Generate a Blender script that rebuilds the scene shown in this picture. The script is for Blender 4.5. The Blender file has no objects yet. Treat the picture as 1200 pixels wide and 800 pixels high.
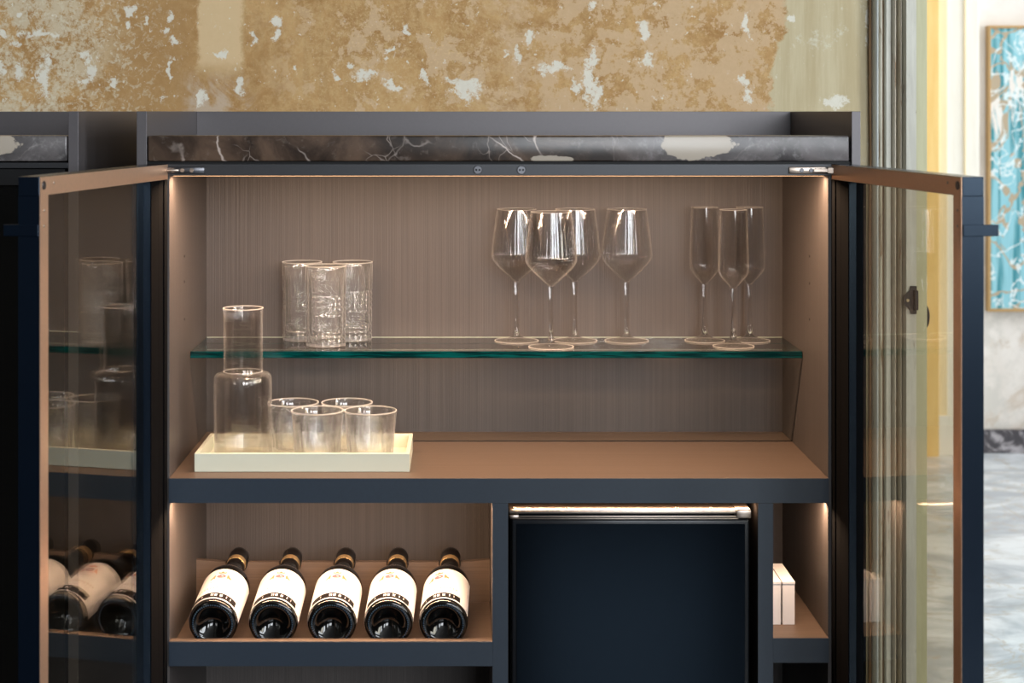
import bpy, bmesh, math, random
from mathutils import Vector, Matrix
random.seed(7)
PI = math.pi
# ---------------------------------------------------------------- units
# work unit "px": 1/780 m, X right, Y away from the camera (0 = cabinet front), z up from camera height
U = 1/780.0
H0 = 1.30            # camera height above the floor in metres
FL = -H0/U           # floor in work units
def W(X, Y, z): return Vector((X*U, Y*U, H0+z*U))
def xi(x, s=1.0): return (x-545)/s      # horizontal position read at scale s

# ---------------------------------------------------------------- camera
scene = bpy.context.scene
C = bpy.context.scene.collection
cam = bpy.data.cameras.new('camera'); co = bpy.data.objects.new('camera', cam); C.objects.link(co)
co.location = W(0, -2000, 0); co.rotation_euler = (PI/2, 0, 0)
cam.sensor_width = 36; cam.lens = 60.0
cam.shift_x = 55/1200; cam.shift_y = -269/1200
cam.clip_start = .05; cam.clip_end = 60
cam.dof.use_dof = True; cam.dof.focus_distance = 2.76; cam.dof.aperture_fstop = 7.0
scene.camera = co
# ---------------------------------------------------------------- world, light, exposure
scene.view_settings.view_transform = 'Standard'; scene.view_settings.look = 'None'
scene.view_settings.gamma = 1; scene.view_settings.exposure = 0.6
scene.view_settings.use_curve_mapping = False
w = bpy.data.worlds.new('world'); scene.world = w; w.use_nodes = True
w.node_tree.nodes['Background'].inputs[0].default_value = (.75, .85, 1, 1)
w.node_tree.nodes['Background'].inputs[1].default_value = .3
def area(name, loc, rot, sx, sy, power, col, spread=PI):
    l = bpy.data.lights.new(name, 'AREA'); l.shape = 'RECTANGLE'; l.size = sx; l.size_y = sy
    l.energy = power; l.color = col; l.spread = spread
    o = bpy.data.objects.new(name, l); C.objects.link(o); o.location = loc; o.rotation_euler = rot
    return o
DAY = (.90, .95, 1.0)
for k, X in enumerate((.85, 2.2)):                                 # daylight in the two rear windows
    area('window_daylight', (X, -6.55, 2.1), (PI/2, 0, 0), .95, 1.9, 60, DAY)
for k, Y in enumerate((-4.8, -2.1)):                                # daylight in the two right-hand windows
    area('window_daylight', (3.05, Y, 2.1), (PI/2, 0, PI/2), 1.2, 1.9, 74, DAY)
area('far_room_daylight', (4.6, 2.3, 1.9), (PI/2, 0, PI/2), 2.6, 2.6, 68, (.93, .97, 1.0))
area('far_room_overhead_fill', (2.2, 2.2, 3.1), (0, 0, 0), 1.6, 1.6, 22, (1, .97, .92))  # overhead fill added to brighten the far room, no lamp fitting
WARM = (1.0, .66, .42)
def led(x0, x1, Y, z, power, tilt=0.0):
    area('light_strip_lamp', W((x0+x1)/2, Y, z), (tilt, 0, 0), (x1-x0)*U, 6*U, power, WARM)
led(-340, 419, 17, -76.4, 6.3, .12)
led(-342, 28, 17, -461.4, 2.3, .15)
led(56, 338, 17, -461.4, .25, .1)
led(364, 423, 17, -461.4, .45, .15)

# ---------------------------------------------------------------- node helpers
class N:
    def __init__(s, name):
        s.m = bpy.data.materials.new(name); s.m.use_nodes = True; s.t = s.m.node_tree
        s.t.nodes.clear(); s.out = s.t.nodes.new('ShaderNodeOutputMaterial')
    def n(s, typ, **kw):
        nd = s.t.nodes.new('ShaderNode'+typ)
        for k, v in kw.items(): setattr(nd, k, v)
        return nd
    def set(s, sock, v):
        if isinstance(v, bpy.types.NodeSocket): s.t.links.new(v, sock)
        elif isinstance(v, (tuple, list)):
            sock.default_value = tuple(v)+((1,) if len(v) == 3 and len(sock.default_value) == 4 else ())
        else: sock.default_value = v
    def math(s, op, a, b=0.0, c=0.0):
        nd = s.n('Math', operation=op)
        s.set(nd.inputs[0], a); s.set(nd.inputs[1], b); s.set(nd.inputs[2], c); return nd.outputs[0]
    def mix(s, f, a, b, mode='MIX'):
        nd = s.n('Mix', data_type='RGBA', blend_type=mode)
        s.set(nd.inputs[0], f); s.set(nd.inputs[6], a); s.set(nd.inputs[7], b); return nd.outputs[2]
    def co(s, scale=(1,1,1), loc=(0,0,0), kind='Object'):
        t = s.n('TexCoord'); mp = s.n('Mapping'); s.t.links.new(t.outputs[kind], mp.inputs[0])
        mp.inputs['Scale'].default_value = scale; mp.inputs['Location'].default_value = loc; return mp.outputs[0]
    def noise(s, vec, scale, detail=4, rough=.5, dist=0):
        nd = s.n('TexNoise'); s.set(nd.inputs['Vector'], vec); nd.inputs['Scale'].default_value = scale
        nd.inputs['Detail'].default_value = detail; nd.inputs['Roughness'].default_value = rough
        nd.inputs['Distortion'].default_value = dist; return nd.outputs[0]
    def noisec(s, vec, scale, detail=4):
        nd = s.n('TexNoise'); s.set(nd.inputs['Vector'], vec); nd.inputs['Scale'].default_value = scale
        nd.inputs['Detail'].default_value = detail; return nd.outputs[1]
    def ss(s, v, a, b, lo=0., hi=1.):
        nd = s.n('MapRange', interpolation_type='SMOOTHSTEP'); s.set(nd.inputs[0], v)
        nd.inputs[1].default_value = a; nd.inputs[2].default_value = b
        nd.inputs[3].default_value = lo; nd.inputs[4].default_value = hi; return nd.outputs[0]
    def vm(s, op, a, b=(0,0,0)):
        nd = s.n('VectorMath', operation=op); s.set(nd.inputs[0], a)
        s.set(nd.inputs[1], b)
        return nd.outputs['Value'] if op in ('LENGTH', 'DOT_PRODUCT', 'DISTANCE') else nd.outputs[0]
    def xyz(s, v):
        nd = s.n('SeparateXYZ'); s.set(nd.inputs[0], v); return nd.outputs
    def bump(s, h, strength=.2, dist=.01):
        nd = s.n('Bump'); nd.inputs['Strength'].default_value = strength; nd.inputs['Distance'].default_value = dist
        s.set(nd.inputs['Height'], h); return nd.outputs[0]
    def pr(s, col, rough=.5, metal=0., normal=None, **kw):
        b = s.n('BsdfPrincipled'); s.set(b.inputs['Base Color'], col); s.set(b.inputs['Roughness'], rough)
        s.set(b.inputs['Metallic'], metal)
        if normal is not None: s.set(b.inputs['Normal'], normal)
        for k, v in kw.items(): s.set(b.inputs[k.replace('_', ' ')], v)
        s.t.links.new(b.outputs[0], s.out.inputs[0]); return s.m
def simple(name, col, rough=.5, metal=0., grain=.06, scale=60, **kw):
    m = N(name); f = m.noise(m.co(), scale, 3)
    c2 = tuple(max(0, c*(1-grain*3)) for c in col)
    return m.pr(m.mix(f, c2, tuple(c*(1+grain) for c in col)), rough, metal, **kw)

# ---------------------------------------------------------------- materials
def wood_mat(name, axis, lo=(.060,.051,.048), hi=(.077,.066,.062), rough=.45):
    m = N(name)
    sc = {'z': (420, 420, 2.0), 'x': (2.0, 420, 420)}[axis]
    g = m.noise(m.co(sc), 1, 3, .6)
    g2 = m.noise(m.co(tuple(v*.35 for v in sc)), 1, 2, .5)
    f = m.math('ADD', m.math('MULTIPLY', g, .7), m.math('MULTIPLY', g2, .3))
    f = m.ss(f, .35, .65)
    return m.pr(m.mix(f, lo, hi), rough, 0, m.bump(f, .25, .0006))
MW_V = wood_mat('dark_oak_upright', 'z')
MW_H = wood_mat('dark_oak_level_lit', 'x', (.100,.070,.052), (.125,.088,.066))  # lit copy of the oak: warm strip light put into the colour
M_panel = simple('anthracite_lacquer', (.125,.115,.120), .4, .3, .03, 200)
M_rail = simple('anthracite_metal', (.045,.046,.05), .38, .5, .03, 200)
M_frame = simple('slate_door_metal', (.002,.0045,.010), .25, 0, .04, 200, Specular_IOR_Level=.7, Specular_Tint=(.55,.75,1.0,1))
M_glow_face = simple('bronze_led_glow', (.78,.50,.33), .36, .7, .04, 200)  # warm strip-light glow on the inner frame, put into this colour
M_blue_sheen = simple('slate_blue_sheen', (.018,.030,.048), .45, 0, .06, 300)  # cool window sheen on the board fronts, put into the colour
M_black = simple('black_matte', (.004,.004,.0045), .55, 0, .05, 100, Specular_IOR_Level=.3)
M_steel = simple('polished_steel', (.50,.42,.36), .32, 1, .03, 80)
M_screw = simple('dark_screw_metal', (.12,.12,.13), .3, .9, .03, 80)
M_fridge = simple('black_fridge_glass', (.001,.001,.0015), .08, 0, .02, 50, Specular_IOR_Level=.14, Specular_Tint=(.45,.7,1.0,1))
M_fridge_edge = simple('black_fridge_rim', (.012,.014,.018), .22, .3, .02, 50)
M_tray = simple('pale_sage_lacquer', (.66,.68,.56), .35, 0, .01, 40)
def emit_mat():
    m = N('warm_light_diffuser'); e = m.n('Emission'); m.set(e.inputs[0], (1.0, .55, .28)); e.inputs[1].default_value = 1.6
    m.t.links.new(e.outputs[0], m.out.inputs[0]); return m.m
M_diff = emit_mat()
M_stile = simple('rubber_black_stile', (.003,.003,.0035), .9, 0, .05, 100, Specular_IOR_Level=.05)
M_card = simple('white_card', (.80,.80,.83), .6, 0, .02, 60)
M_card2 = simple('cream_card_edge', (.72,.62,.5), .6, 0, .02, 200)
M_gold = simple('gold_foil', (.85,.58,.28), .3, .7, .05, 100)
M_capsule = simple('black_capsule', (.012,.010,.010), .28, .1, .05, 60)
M_iron = simple('old_black_iron', (.022,.02,.02), .5, .6, .1, 90)
M_brass = simple('dull_brass', (.45,.36,.22), .4, .8, .1, 90)
M_label = simple('cream_label_paper', (.72,.70,.70), .6, 0, .01, 120)
M_ink = simple('black_label_ink', (.008,.006,.006), .7, Specular_IOR_Level=.1)
M_inkg = simple('grey_label_ink', (.45,.36,.28), .5)
M_red = simple('orange_red_label_ink', (.65,.18,.06), .5)
M_plum = simple('plum_label_ink', (.20,.10,.12), .5)

def wine_glass_mat():
    m = N('dark_bottle_glass')
    return m.pr((.002,.002,.002), .08, 0, Specular_IOR_Level=.6)
M_bottle = wine_glass_mat()

def pane_mat(name, tint, gain=1.0):
    """thin flat glass: tinted see-through plus mirror reflection rising at grazing angles"""
    m = N(name)
    g = m.n('NewGeometry')
    d = m.math('ABSOLUTE', m.vm('DOT_PRODUCT', g.outputs['Incoming'], g.outputs['Normal']))
    p = m.math('POWER', m.math('SUBTRACT', 1.0, d), 5.0)
    F = m.math('MULTIPLY', m.math('ADD', .042, m.math('MULTIPLY', p, .958)), gain)
    t = m.n('BsdfTransparent'); m.set(t.inputs[0], tint)
    gl = m.n('BsdfGlossy'); gl.inputs['Roughness'].default_value = 0.0; m.set(gl.inputs[0], (1,1,1))
    mx = m.n('MixShader'); m.set(mx.inputs[0], F)
    m.t.links.new(t.outputs[0], mx.inputs[1]); m.t.links.new(gl.outputs[0], mx.inputs[2])
    m.t.links.new(mx.outputs[0], m.out.inputs[0]); return m.m
M_pane = pane_mat('bronze_tinted_pane', (.86,.825,.75), .85)
M_shelfg = pane_mat('clear_shelf_glass', (.85,.87,.86))
M_dark_pane = simple('black_smoked_pane', (.004,.004,.004), .15, 0, .02, 50)
def edge_mat():
    m = N('green_glass_edge')
    f = m.ss(m.noise(m.co((3,3,60)), 6, 3), .35, .65)
    return m.pr(m.mix(f, (.0,.010,.012), (.0,.045,.048)), .12, 0, Specular_IOR_Level=.6)
M_edge = edge_mat()
def glass_mat(name, col=(1,1,1), rough=0.0, ior=1.5):
    m = N(name); b = m.n('BsdfGlass'); m.set(b.inputs[0], col)
    b.inputs['Roughness'].default_value = rough; b.inputs['IOR'].default_value = ior
    m.t.links.new(b.outputs[0], m.out.inputs[0]); return m.m
M_glass = glass_mat('clear_glass', (.985,.985,.985))

def blown(name, k, tint=(.985,.985,.985), gain=1.5, scat=.0, rim=.30):
    """thin-walled glass: see-through with mirror reflection; share k of solid refraction; a little scatter on edges"""
    m = N(name)
    g = m.n('NewGeometry')
    d = m.math('ABSOLUTE', m.vm('DOT_PRODUCT', g.outputs['Incoming'], g.outputs['Normal']))
    p = m.math('POWER', m.math('SUBTRACT', 1.0, d), 4.0)
    F = m.math('MULTIPLY', m.math('ADD', .045, m.math('MULTIPLY', p, .35)), gain)
    t = m.n('BsdfTransparent'); m.set(t.inputs[0], tint)
    gl = m.n('BsdfGlossy'); gl.inputs['Roughness'].default_value = 0.02; m.set(gl.inputs[0], (1,1,1))
    mx = m.n('MixShader'); m.set(mx.inputs[0], F)
    m.t.links.new(t.outputs[0], mx.inputs[1]); m.t.links.new(gl.outputs[0], mx.inputs[2])
    last = mx
    if k:
        b = m.n('BsdfGlass'); m.set(b.inputs[0], (1,1,1)); b.inputs['Roughness'].default_value = 0; b.inputs['IOR'].default_value = 1.5
        m2 = m.n('MixShader'); m2.inputs[0].default_value = k
        m.t.links.new(last.outputs[0], m2.inputs[1]); m.t.links.new(b.outputs[0], m2.inputs[2]); last = m2
    df = m.n('BsdfDiffuse'); m.set(df.inputs[0], (.95,.93,.90)); tl = m.n('BsdfTranslucent'); m.set(tl.inputs[0], (.95,.93,.90))
    m4 = m.n('MixShader'); m4.inputs[0].default_value = .5
    m.t.links.new(df.outputs[0], m4.inputs[1]); m.t.links.new(tl.outputs[0], m4.inputs[2])
    m3 = m.n('MixShader'); m.set(m3.inputs[0], m.math('ADD', scat, m.math('MULTIPLY', p, rim)))
    m.t.links.new(last.outputs[0], m3.inputs[1]); m.t.links.new(m4.outputs[0], m3.inputs[2])
    m.t.links.new(m3.outputs[0], m.out.inputs[0]); return m.m
M_bowl = blown('thin_blown_glass', .10, (.99,.99,.99), gain=1.0, scat=.0, rim=.34)
M_cut = blown('heavy_cut_glass', .45, (.99,.99,.99), gain=3.0, scat=.05, rim=.5)
M_tumb = blown('ribbed_tumbler_glass', .3, (.99,.99,.99), gain=2.4, scat=.015, rim=.40)
M_glassw = blown('faintly_smoked_glass', .15, (.975,.96,.945), rim=.25)
M_foot = blown('clear_foot_glass', .5, scat=.01, rim=.16)
M_rim = blown('rim_glint_glass', .2, gain=1.5, scat=.32, rim=.4)  # milky scatter put in to stand for strip-light glint on rims

def marble_brown():
    m = N('dark_emperador_marble'); v = m.co((1,1,1))
    wv = m.vm('ADD', v, m.vm('SCALE', m.noisec(v, 5, 5)))
    nd = wv.node; 
    warp = m.n('VectorMath', operation='SCALE'); m.set(warp.inputs[0], m.noisec(v, 6, 5)); warp.inputs['Scale'].default_value = .16
    wv = m.vm('ADD', v, warp.outputs[0])
    vo = m.n('TexVoronoi', feature='DISTANCE_TO_EDGE'); m.set(vo.inputs[0], wv); vo.inputs['Scale'].default_value = 9
    vo2 = m.n('TexVoronoi', feature='DISTANCE_TO_EDGE'); m.set(vo2.inputs[0], wv); vo2.inputs['Scale'].default_value = 27
    n1 = m.noise(v, 7, 6, .6, .8); n2 = m.noise(v, 60, 5, .7)
    base = m.mix(m.ss(n1, .36, .64), (.026,.018,.014), (.125,.080,.055))
    base = m.mix(m.math('MULTIPLY', m.ss(n2, .55, .75), .5), base, (.2,.16,.135))
    vein = m.math('MULTIPLY', m.ss(vo.outputs[0], .0, .022, 1, 0), m.ss(m.noise(v, 9, 3), .42, .6))
    vein2 = m.math('MULTIPLY', m.ss(vo2.outputs[0], .0, .03, .6, 0), m.ss(m.noise(v, 14, 3), .5, .66))
    base = m.mix(vein2, base, (.38,.31,.27)); base = m.mix(m.math('MULTIPLY', vein, .9), base, (.62,.52,.46))
    # reflected grey sheen painted in to the right; two cream patches
    X = m.xyz(v)[0]
    gf = m.ss(m.math('ADD', X, m.math('MULTIPLY', m.math('SUBTRACT', n1, .5), .25)), .06, .30)
    grey = m.mix(m.ss(n1, .38, .64), (.035,.033,.035), (.125,.118,.122))
    grey = m.mix(m.math('MULTIPLY', m.ss(n2, .5, .75), .6), grey, (.30,.29,.29))
    base = m.mix(m.math('MULTIPLY', gf, .85), base, grey)
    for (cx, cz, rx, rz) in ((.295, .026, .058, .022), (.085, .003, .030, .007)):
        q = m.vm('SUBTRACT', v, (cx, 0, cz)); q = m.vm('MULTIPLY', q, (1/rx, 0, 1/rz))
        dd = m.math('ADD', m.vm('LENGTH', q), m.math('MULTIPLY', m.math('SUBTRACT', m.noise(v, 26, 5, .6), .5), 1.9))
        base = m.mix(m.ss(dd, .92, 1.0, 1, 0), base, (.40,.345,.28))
    return m.pr(base, .27, 0, m.bump(n2, .04, .002))
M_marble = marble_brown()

def plaster_wall():
    """distressed ochre distemper; places of wear are given in photograph columns/rows on the wall's own plane"""
    m = N('distressed_ochre_plaster')
    S = .837
    t = m.co((780*S, 0, -780*S), (545, 0, 131+H0*780*S))       # object coords (m) -> (column, 0, row)
    v = m.co((1,1,1))
    x, _, y = m.xyz(t)[0:3]
    big = m.noise(v, 3.0, 5, .55, .5); med = m.noise(v, 11, 7, .68, .7); fine = m.noise(v, 75, 8, .78, .3)
    vert = m.noise(m.co((60, 1, 5)), 1, 4, .6); vf = m.noise(v, 230, 4, .75)
    pk = m.noise(m.co((1,1,1), (4.1,0,2.7)), 17, 10, .76, .2)
    pk2 = m.noise(m.co((1,1,1), (1.3,0,9.7)), 34, 9, .78, .2)
    c = m.mix(m.ss(med, .36, .64), (.40,.215,.070), (.57,.35,.145))
    c = m.mix(m.math('MULTIPLY', m.ss(fine, .44, .60), .5), c, (.64,.44,.21))
    c = m.mix(m.math('MULTIPLY', m.ss(vf, .52, .62), .4), c, (.36,.20,.065))
    c = m.mix(m.math('MULTIPLY', m.ss(vert, .52, .68), .28), c, (.40,.24,.09))
    left = m.ss(x, 240, 300, 1, 0)
    dz = m.math('MULTIPLY', left, m.ss(m.math('ABSOLUTE', m.math('SUBTRACT', x, 185)), 15, 85, 1, 0))
    c = m.mix(m.math('MULTIPLY', dz, .7), c, (.43,.25,.095))
    gl = m.math('MULTIPLY', m.ss(x, 70, 170, 1, 0), m.ss(m.math('ADD', m.math('MULTIPLY', pk, .5), m.math('MULTIPLY', fine, .5)), .46, .54))
    c = m.mix(m.math('MULTIPLY', gl, .7), c, (.70,.62,.45))
    curl = m.math('MULTIPLY', m.ss(x, 130, 230, 1, 0), m.ss(m.noise(v, 95, 7, .72, .8), .54, .58))
    c = m.mix(m.math('MULTIPLY', curl, .6), c, (.72,.66,.50))
    salm = m.math('MULTIPLY', m.ss(pk, .525, .54), m.ss(x, 280, 400))
    salm2 = m.math('MULTIPLY', m.ss(m.math('ADD', m.math('MULTIPLY', pk, .6), m.math('MULTIPLY', pk2, .4)), .475, .485), m.ss(m.math('ADD', x, m.math('MULTIPLY', med, 60)), 560, 700))
    sm = m.math('MAXIMUM', salm, salm2)
    c = m.mix(m.math('MULTIPLY', sm, .85), c, m.mix(fine, (.58,.40,.225), (.68,.49,.30)))
    gold = m.math('MULTIPLY', m.ss(m.math('ABSOLUTE', m.math('SUBTRACT', x, 470)), 60, 220, 1, 0), m.ss(vf, .52, .64))
    c = m.mix(m.math('MULTIPLY', gold, .4), c, (.82,.62,.32))
    # pale cream patch hanging from the top at columns 232-285
    e = m.math('MULTIPLY', m.math('SUBTRACT', fine, .5), 26)
    px = m.math('ABSOLUTE', m.math('SUBTRACT', m.math('ADD', x, e), 258))
    patch = m.math('MULTIPLY', m.ss(px, 22, 30, 1, 0), m.ss(m.math('ADD', y, m.math('MULTIPLY', e, 1.5)), 66, 96, 1, 0))
    c = m.mix(patch, c, m.mix(fine, (.68,.49,.26), (.74,.55,.32)))
    low = m.math('MULTIPLY', m.math('MULTIPLY', m.ss(px, 30, 50, 1, 0), m.ss(y, 78, 100)), m.ss(med, .42, .56))
    c = m.mix(m.math('MULTIPLY', low, .7), c, (.56,.46,.36))
    # greenish-cream plaster right of column 910
    ex = m.math('ADD', m.math('ADD', x, m.math('MULTIPLY', m.math('SUBTRACT', med, .5), 60)), m.math('MULTIPLY', m.math('SUBTRACT', y, 60), .12))
    right = m.ss(ex, 908, 914)
    rc = m.mix(m.ss(vert, .3, .7), (.52,.43,.255), (.62,.54,.35))
    rc = m.mix(m.math('MULTIPLY', m.ss(big, .5, .62), .5), rc, (.50,.43,.31))
    rc = m.mix(m.math('MULTIPLY', m.math('MULTIPLY', m.ss(pk, .54, .6), m.ss(fine, .45, .6)), .6), rc, (.72,.72,.60))
    c = m.mix(right, c, rc)
    # flaked-off places down to white lime
    wh = None
    e1 = m.math('MULTIPLY', m.math('SUBTRACT', m.noise(v, 70, 12, .88, .2), .5), 6.0)
    spots = [(545,105,17,17),(545,94,20,7),(690,96,9,26),(692,70,7,14),(100,66,8,6),(107,82,7,12),(98,92,6,4),(155,13,4,8),(172,26,4,5),
        (150,30,5,4),(200,18,5,5),(192,38,5,9),(207,48,7,3),(20,18,5,4),(3,40,5,4),(17,51,8,4),(22,42,4,3),(2,80,4,9),(21,82,5,10),(134,97,6,3),
        (50,40,22,4),(52,90,7,28),(324,24,6,6),(322,40,5,10),(411,75,5,4),(394,90,4,3),(428,88,12,5),(460,100,11,4),(500,88,4,10),(478,35,4,6),(456,60,5,3),
        (590,65,5,3),(608,64,6,10),(650,80,16,6),(673,105,6,8),(695,6,7,5),(755,34,6,9),(758,68,6,10),(872,95,8,9),(878,112,6,10),(297,45,5,10),(281,100,5,10),
        (236,112,5,10),(262,64,4,7),(980,120,14,8),(1018,20,3,30),(928,24,5,6),(620,45,6,8),(343,82,3,6),(198,82,3,13),(700,108,8,14),(876,30,4,16)]
    wr = m.n('VectorMath', operation='SCALE'); m.set(wr.inputs[0], m.vm('SUBTRACT', m.noisec(v, 34, 7), (.5, .5, .5))); wr.inputs['Scale'].default_value = 34
    t = m.vm('ADD', t, wr.outputs[0])
    for (cx, cy, rx, ry) in spots:
        q = m.vm('MULTIPLY', m.vm('SUBTRACT', t, (cx, 0, cy)), (1/rx, 0, 1/ry))
        l = m.vm('LENGTH', q); wh = l if wh is None else m.math('MINIMUM', wh, l)
    white = m.math('MULTIPLY', m.ss(m.math('ADD', wh, e1), .78, .9, 1, 0), m.ss(pk2, .36, .42))
    specks = m.math('MULTIPLY', m.ss(m.noise(m.co((1,1,1),(7,0,3)), 60, 8, .72), .625, .64), m.ss(big, .40, .52))
    white = m.math('MAXIMUM', white, m.math('MULTIPLY', specks, .85))
    lace = m.math('MULTIPLY', m.ss(m.noise(m.co((1,1,.55),(2,0,6)), 95, 9, .85), .60, .62), m.ss(m.noise(v, 6, 4, .6), .50, .58))
    white = m.math('MAXIMUM', white, m.math('MULTIPLY', lace, .7))
    c = m.mix(m.math('MULTIPLY', white, .92), c, m.mix(fine, (.70,.67,.56), (.90,.88,.78)))
    h = m.math('ADD', m.math('MULTIPLY', white, -.6), m.math('ADD', sm, m.math('MULTIPLY', fine, .5)))
    return m.pr(c, .82, 0, m.bump(h, .25, .002))
M_plaster = plaster_wall()

def cool_wall(name, a, b, lowz=None):
    m = N(name); v = m.co((1,1,1)); n1 = m.noise(v, 2.3, 7, .65, .8); n2 = m.noise(v, 9, 6, .7)
    c = m.mix(m.ss(n1, .35, .65), a, b)
    if lowz:      # damp-stained lime wash below dado height
        z = m.xyz(v)[2]
        st = m.math('MULTIPLY', m.ss(z, lowz-.1, lowz+.05, 1, 0), m.ss(n2, .42, .6))
        c = m.mix(m.math('MULTIPLY', st, .75), c, (.60,.585,.55))
        st2 = m.math('MULTIPLY', m.ss(z, lowz-.1, lowz+.05, 1, 0), m.ss(m.noise(m.co((1,1,1),(3,1,5)), 5, 6, .7, .6), .56, .66))
        c = m.mix(m.math('MULTIPLY', st2, .6), c, (.52,.42,.33))
    return m.pr(c, .75)
M_farwall = cool_wall('chalky_grey_wall', (.72,.68,.64), (.84,.81,.78), 1.0)
M_roomwall = cool_wall('dark_room_wall', (.045,.040,.035), (.06,.052,.045))  # unseen walls, darkened to keep reflections and bounce light low
M_ceil = cool_wall('grey_ceiling', (.30,.29,.28), (.34,.33,.31))  # unseen ceiling, darkened to cut bounce light
def floor_mat():
    m = N('cloudy_blue_grey_marble'); v = m.co((1,1,1))
    n1 = m.noise(m.co((1,1.3,1)), 2.2, 8, .62, 1.6); n2 = m.noise(v, 6, 6, .6, 1.2)
    c = m.mix(m.ss(n1, .36, .62), (.42,.47,.54), (.80,.86,.92))
    c = m.mix(m.math('MULTIPLY', m.ss(n2, .52, .66), .5), c, (.42,.42,.42))
    vn = m.math('ABSOLUTE', m.math('SUBTRACT', m.noise(v, 1.7, 7, .6, 2.2), .5))
    c = m.mix(m.ss(vn, .0, .018, .6, 0), c, (.48,.42,.34))
    return m.pr(c, .22)
M_floor = floor_mat()
M_floor_near = simple('dark_polished_floor', (.016,.014,.013), .25, 0, .2, 4)
def base_marble():
    m = N('dark_speckled_marble'); v = m.co()
    f = m.ss(m.noise(v, 14, 8, .75, 1), .45, .62)
    return m.pr(m.mix(f, (.06,.055,.065), (.42,.40,.43)), .3)
M_basem = base_marble()
def paint_mat(name, a, b, worn=(.30,.19,.10), amt=.62, rough=.65):
    m = N(name); v = m.co((1,1,1)); vs = m.co((14,14,1.4))
    c = m.mix(m.ss(m.noise(vs, 3, 5, .65), .35, .65), a, b)
    wr = m.ss(m.noise(m.co((20,20,3)), 4, 7, .75, .5), amt, amt+.03)
    c = m.mix(m.math('MULTIPLY', wr, .9), c, worn)
    return m.pr(c, rough, 0, m.bump(m.math('SUBTRACT', 1., wr), .3, .001))
M_trim_a = paint_mat('peeling_grey_blue_paint', (.52,.56,.55), (.66,.69,.66))
M_trim_b = paint_mat('peeling_putty_paint', (.54,.48,.37), (.68,.63,.52), amt=.58)
M_trim_c = paint_mat('bare_brown_groove', (.16,.09,.04), (.28,.17,.085), amt=.7)
M_trim_d = paint_mat('peeling_stone_paint', (.54,.53,.46), (.68,.67,.59), (.25,.2,.15), .62)
M_olive = paint_mat('olive_cream_door_paint', (.50,.49,.31), (.56,.55,.36), (.12,.11,.07), .70)
M_yellow = paint_mat('ochre_yellow_paint', (.86,.58,.20), (.90,.64,.25), (.8,.5,.2), .9)
M_yellow2 = paint_mat('pale_yellow_paint', (.90,.76,.48), (.93,.80,.53), (.8,.5,.2), .9)
M_cream = paint_mat('cream_white_paint', (.86,.84,.76), (.90,.89,.82), (.8,.7,.5), .9)
M_gilt = simple('aged_gilt_frame', (.52,.33,.14), .45, .2, .06, 60)
def art_mat():
    m = N('turquoise_abstract_canvas'); v = m.co((1,1,1))
    st = m.noise(m.co((26,1,1.1)), 1.0, 4, .55, .6)
    c = m.mix(m.ss(st, .42, .54), (.04,.26,.32), (.28,.60,.70))
    c = m.mix(m.ss(m.noise(m.co((13,1,2.2),(3,0,1)), 1, 6, .7, .8), .57, .60), c, (.82,.80,.76))
    br = m.math('ABSOLUTE', m.math('SUBTRACT', m.noise(m.co((1,1,.75),(1,0,4)), 5.5, 3, .5, 1.8), .5))
    c = m.mix(m.ss(br, .026, .036, 1, 0), c, (.46,.38,.27))
    br2 = m.math('ABSOLUTE', m.math('SUBTRACT', m.noise(m.co((1,1,1),(8,0,2)), 9, 3, .5, 1.2), .5))
    c = m.mix(m.ss(br2, .012, .022, .8, 0), c, (.80,.90,.93))
    return m.pr(c, .6)
M_art = art_mat()

# ---------------------------------------------------------------- mesh helpers (all in work units)
def box(bm, x0, x1, y0, y1, z0, z1, bev=0.0, seg=2):
    r = bmesh.ops.create_cube(bm, size=1.0); vs = r['verts']
    for v in vs:
        v.co = Vector(((x0+x1)/2+v.co.x*(x1-x0), (y0+y1)/2+v.co.y*(y1-y0), (z0+z1)/2+v.co.z*(z1-z0)))
    if bev:
        es = list({e for v in vs for e in v.link_edges})
        bmesh.ops.bevel(bm, geom=es, offset=bev, segments=seg, affect='EDGES', profile=.5)
    return bm
def B(*a, **k): return box(bmesh.new(), *a, **k)
def lathe(bm, prof, seg=48, mod=None, axis='z', cx=0, cy=0, cz=0, closed=True):
    """revolve a closed profile; points with r<=0 collapse to one vertex"""
    rings = []
    for i, (r, z) in enumerate(prof):
        if r <= 1e-6:
            p = (0, 0, z); rings.append([p])
        else:
            ring = []
            for k in range(seg):
                a = 2*PI*k/seg; rr = mod(r, z, a, i) if mod else r
                ring.append((rr*math.cos(a), rr*math.sin(a), z))
            rings.append(ring)
    def tr(p):
        x, y, z = p
        if axis == 'y': x, y, z = x, z, y
        if axis == 'x': x, y, z = z, x, y
        return Vector((x+cx, y+cy, z+cz))
    vr = [[bm.verts.new(tr(p)) for p in ring] for ring in rings]
    for i in range(len(vr)-1):
        a, b = vr[i], vr[i+1]
        for k in range(seg):
            k2 = (k+1) % seg
            if len(a) == 1 and len(b) == 1: break
            if len(a) == 1: f = (a[0], b[k2], b[k])
            elif len(b) == 1: f = (a[k], a[k2], b[0])
            else: f = (a[k], a[k2], b[k2], b[k])
            try: bm.faces.new(f)
            except ValueError: pass
    bmesh.ops.recalc_face_normals(bm, faces=bm.faces)
    return bm
def cyl(bm, c, r, h, axis='z', seg=24, bev=0):
    b = bev or 0
    prof = [(0, 0), (r-b, 0), (r, b), (r, h-b), (r-b, h), (0, h)] if b else [(0, 0), (r, 0), (r, h), (0, h)]
    return lathe(bm, prof, seg, None, axis, *c)
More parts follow.
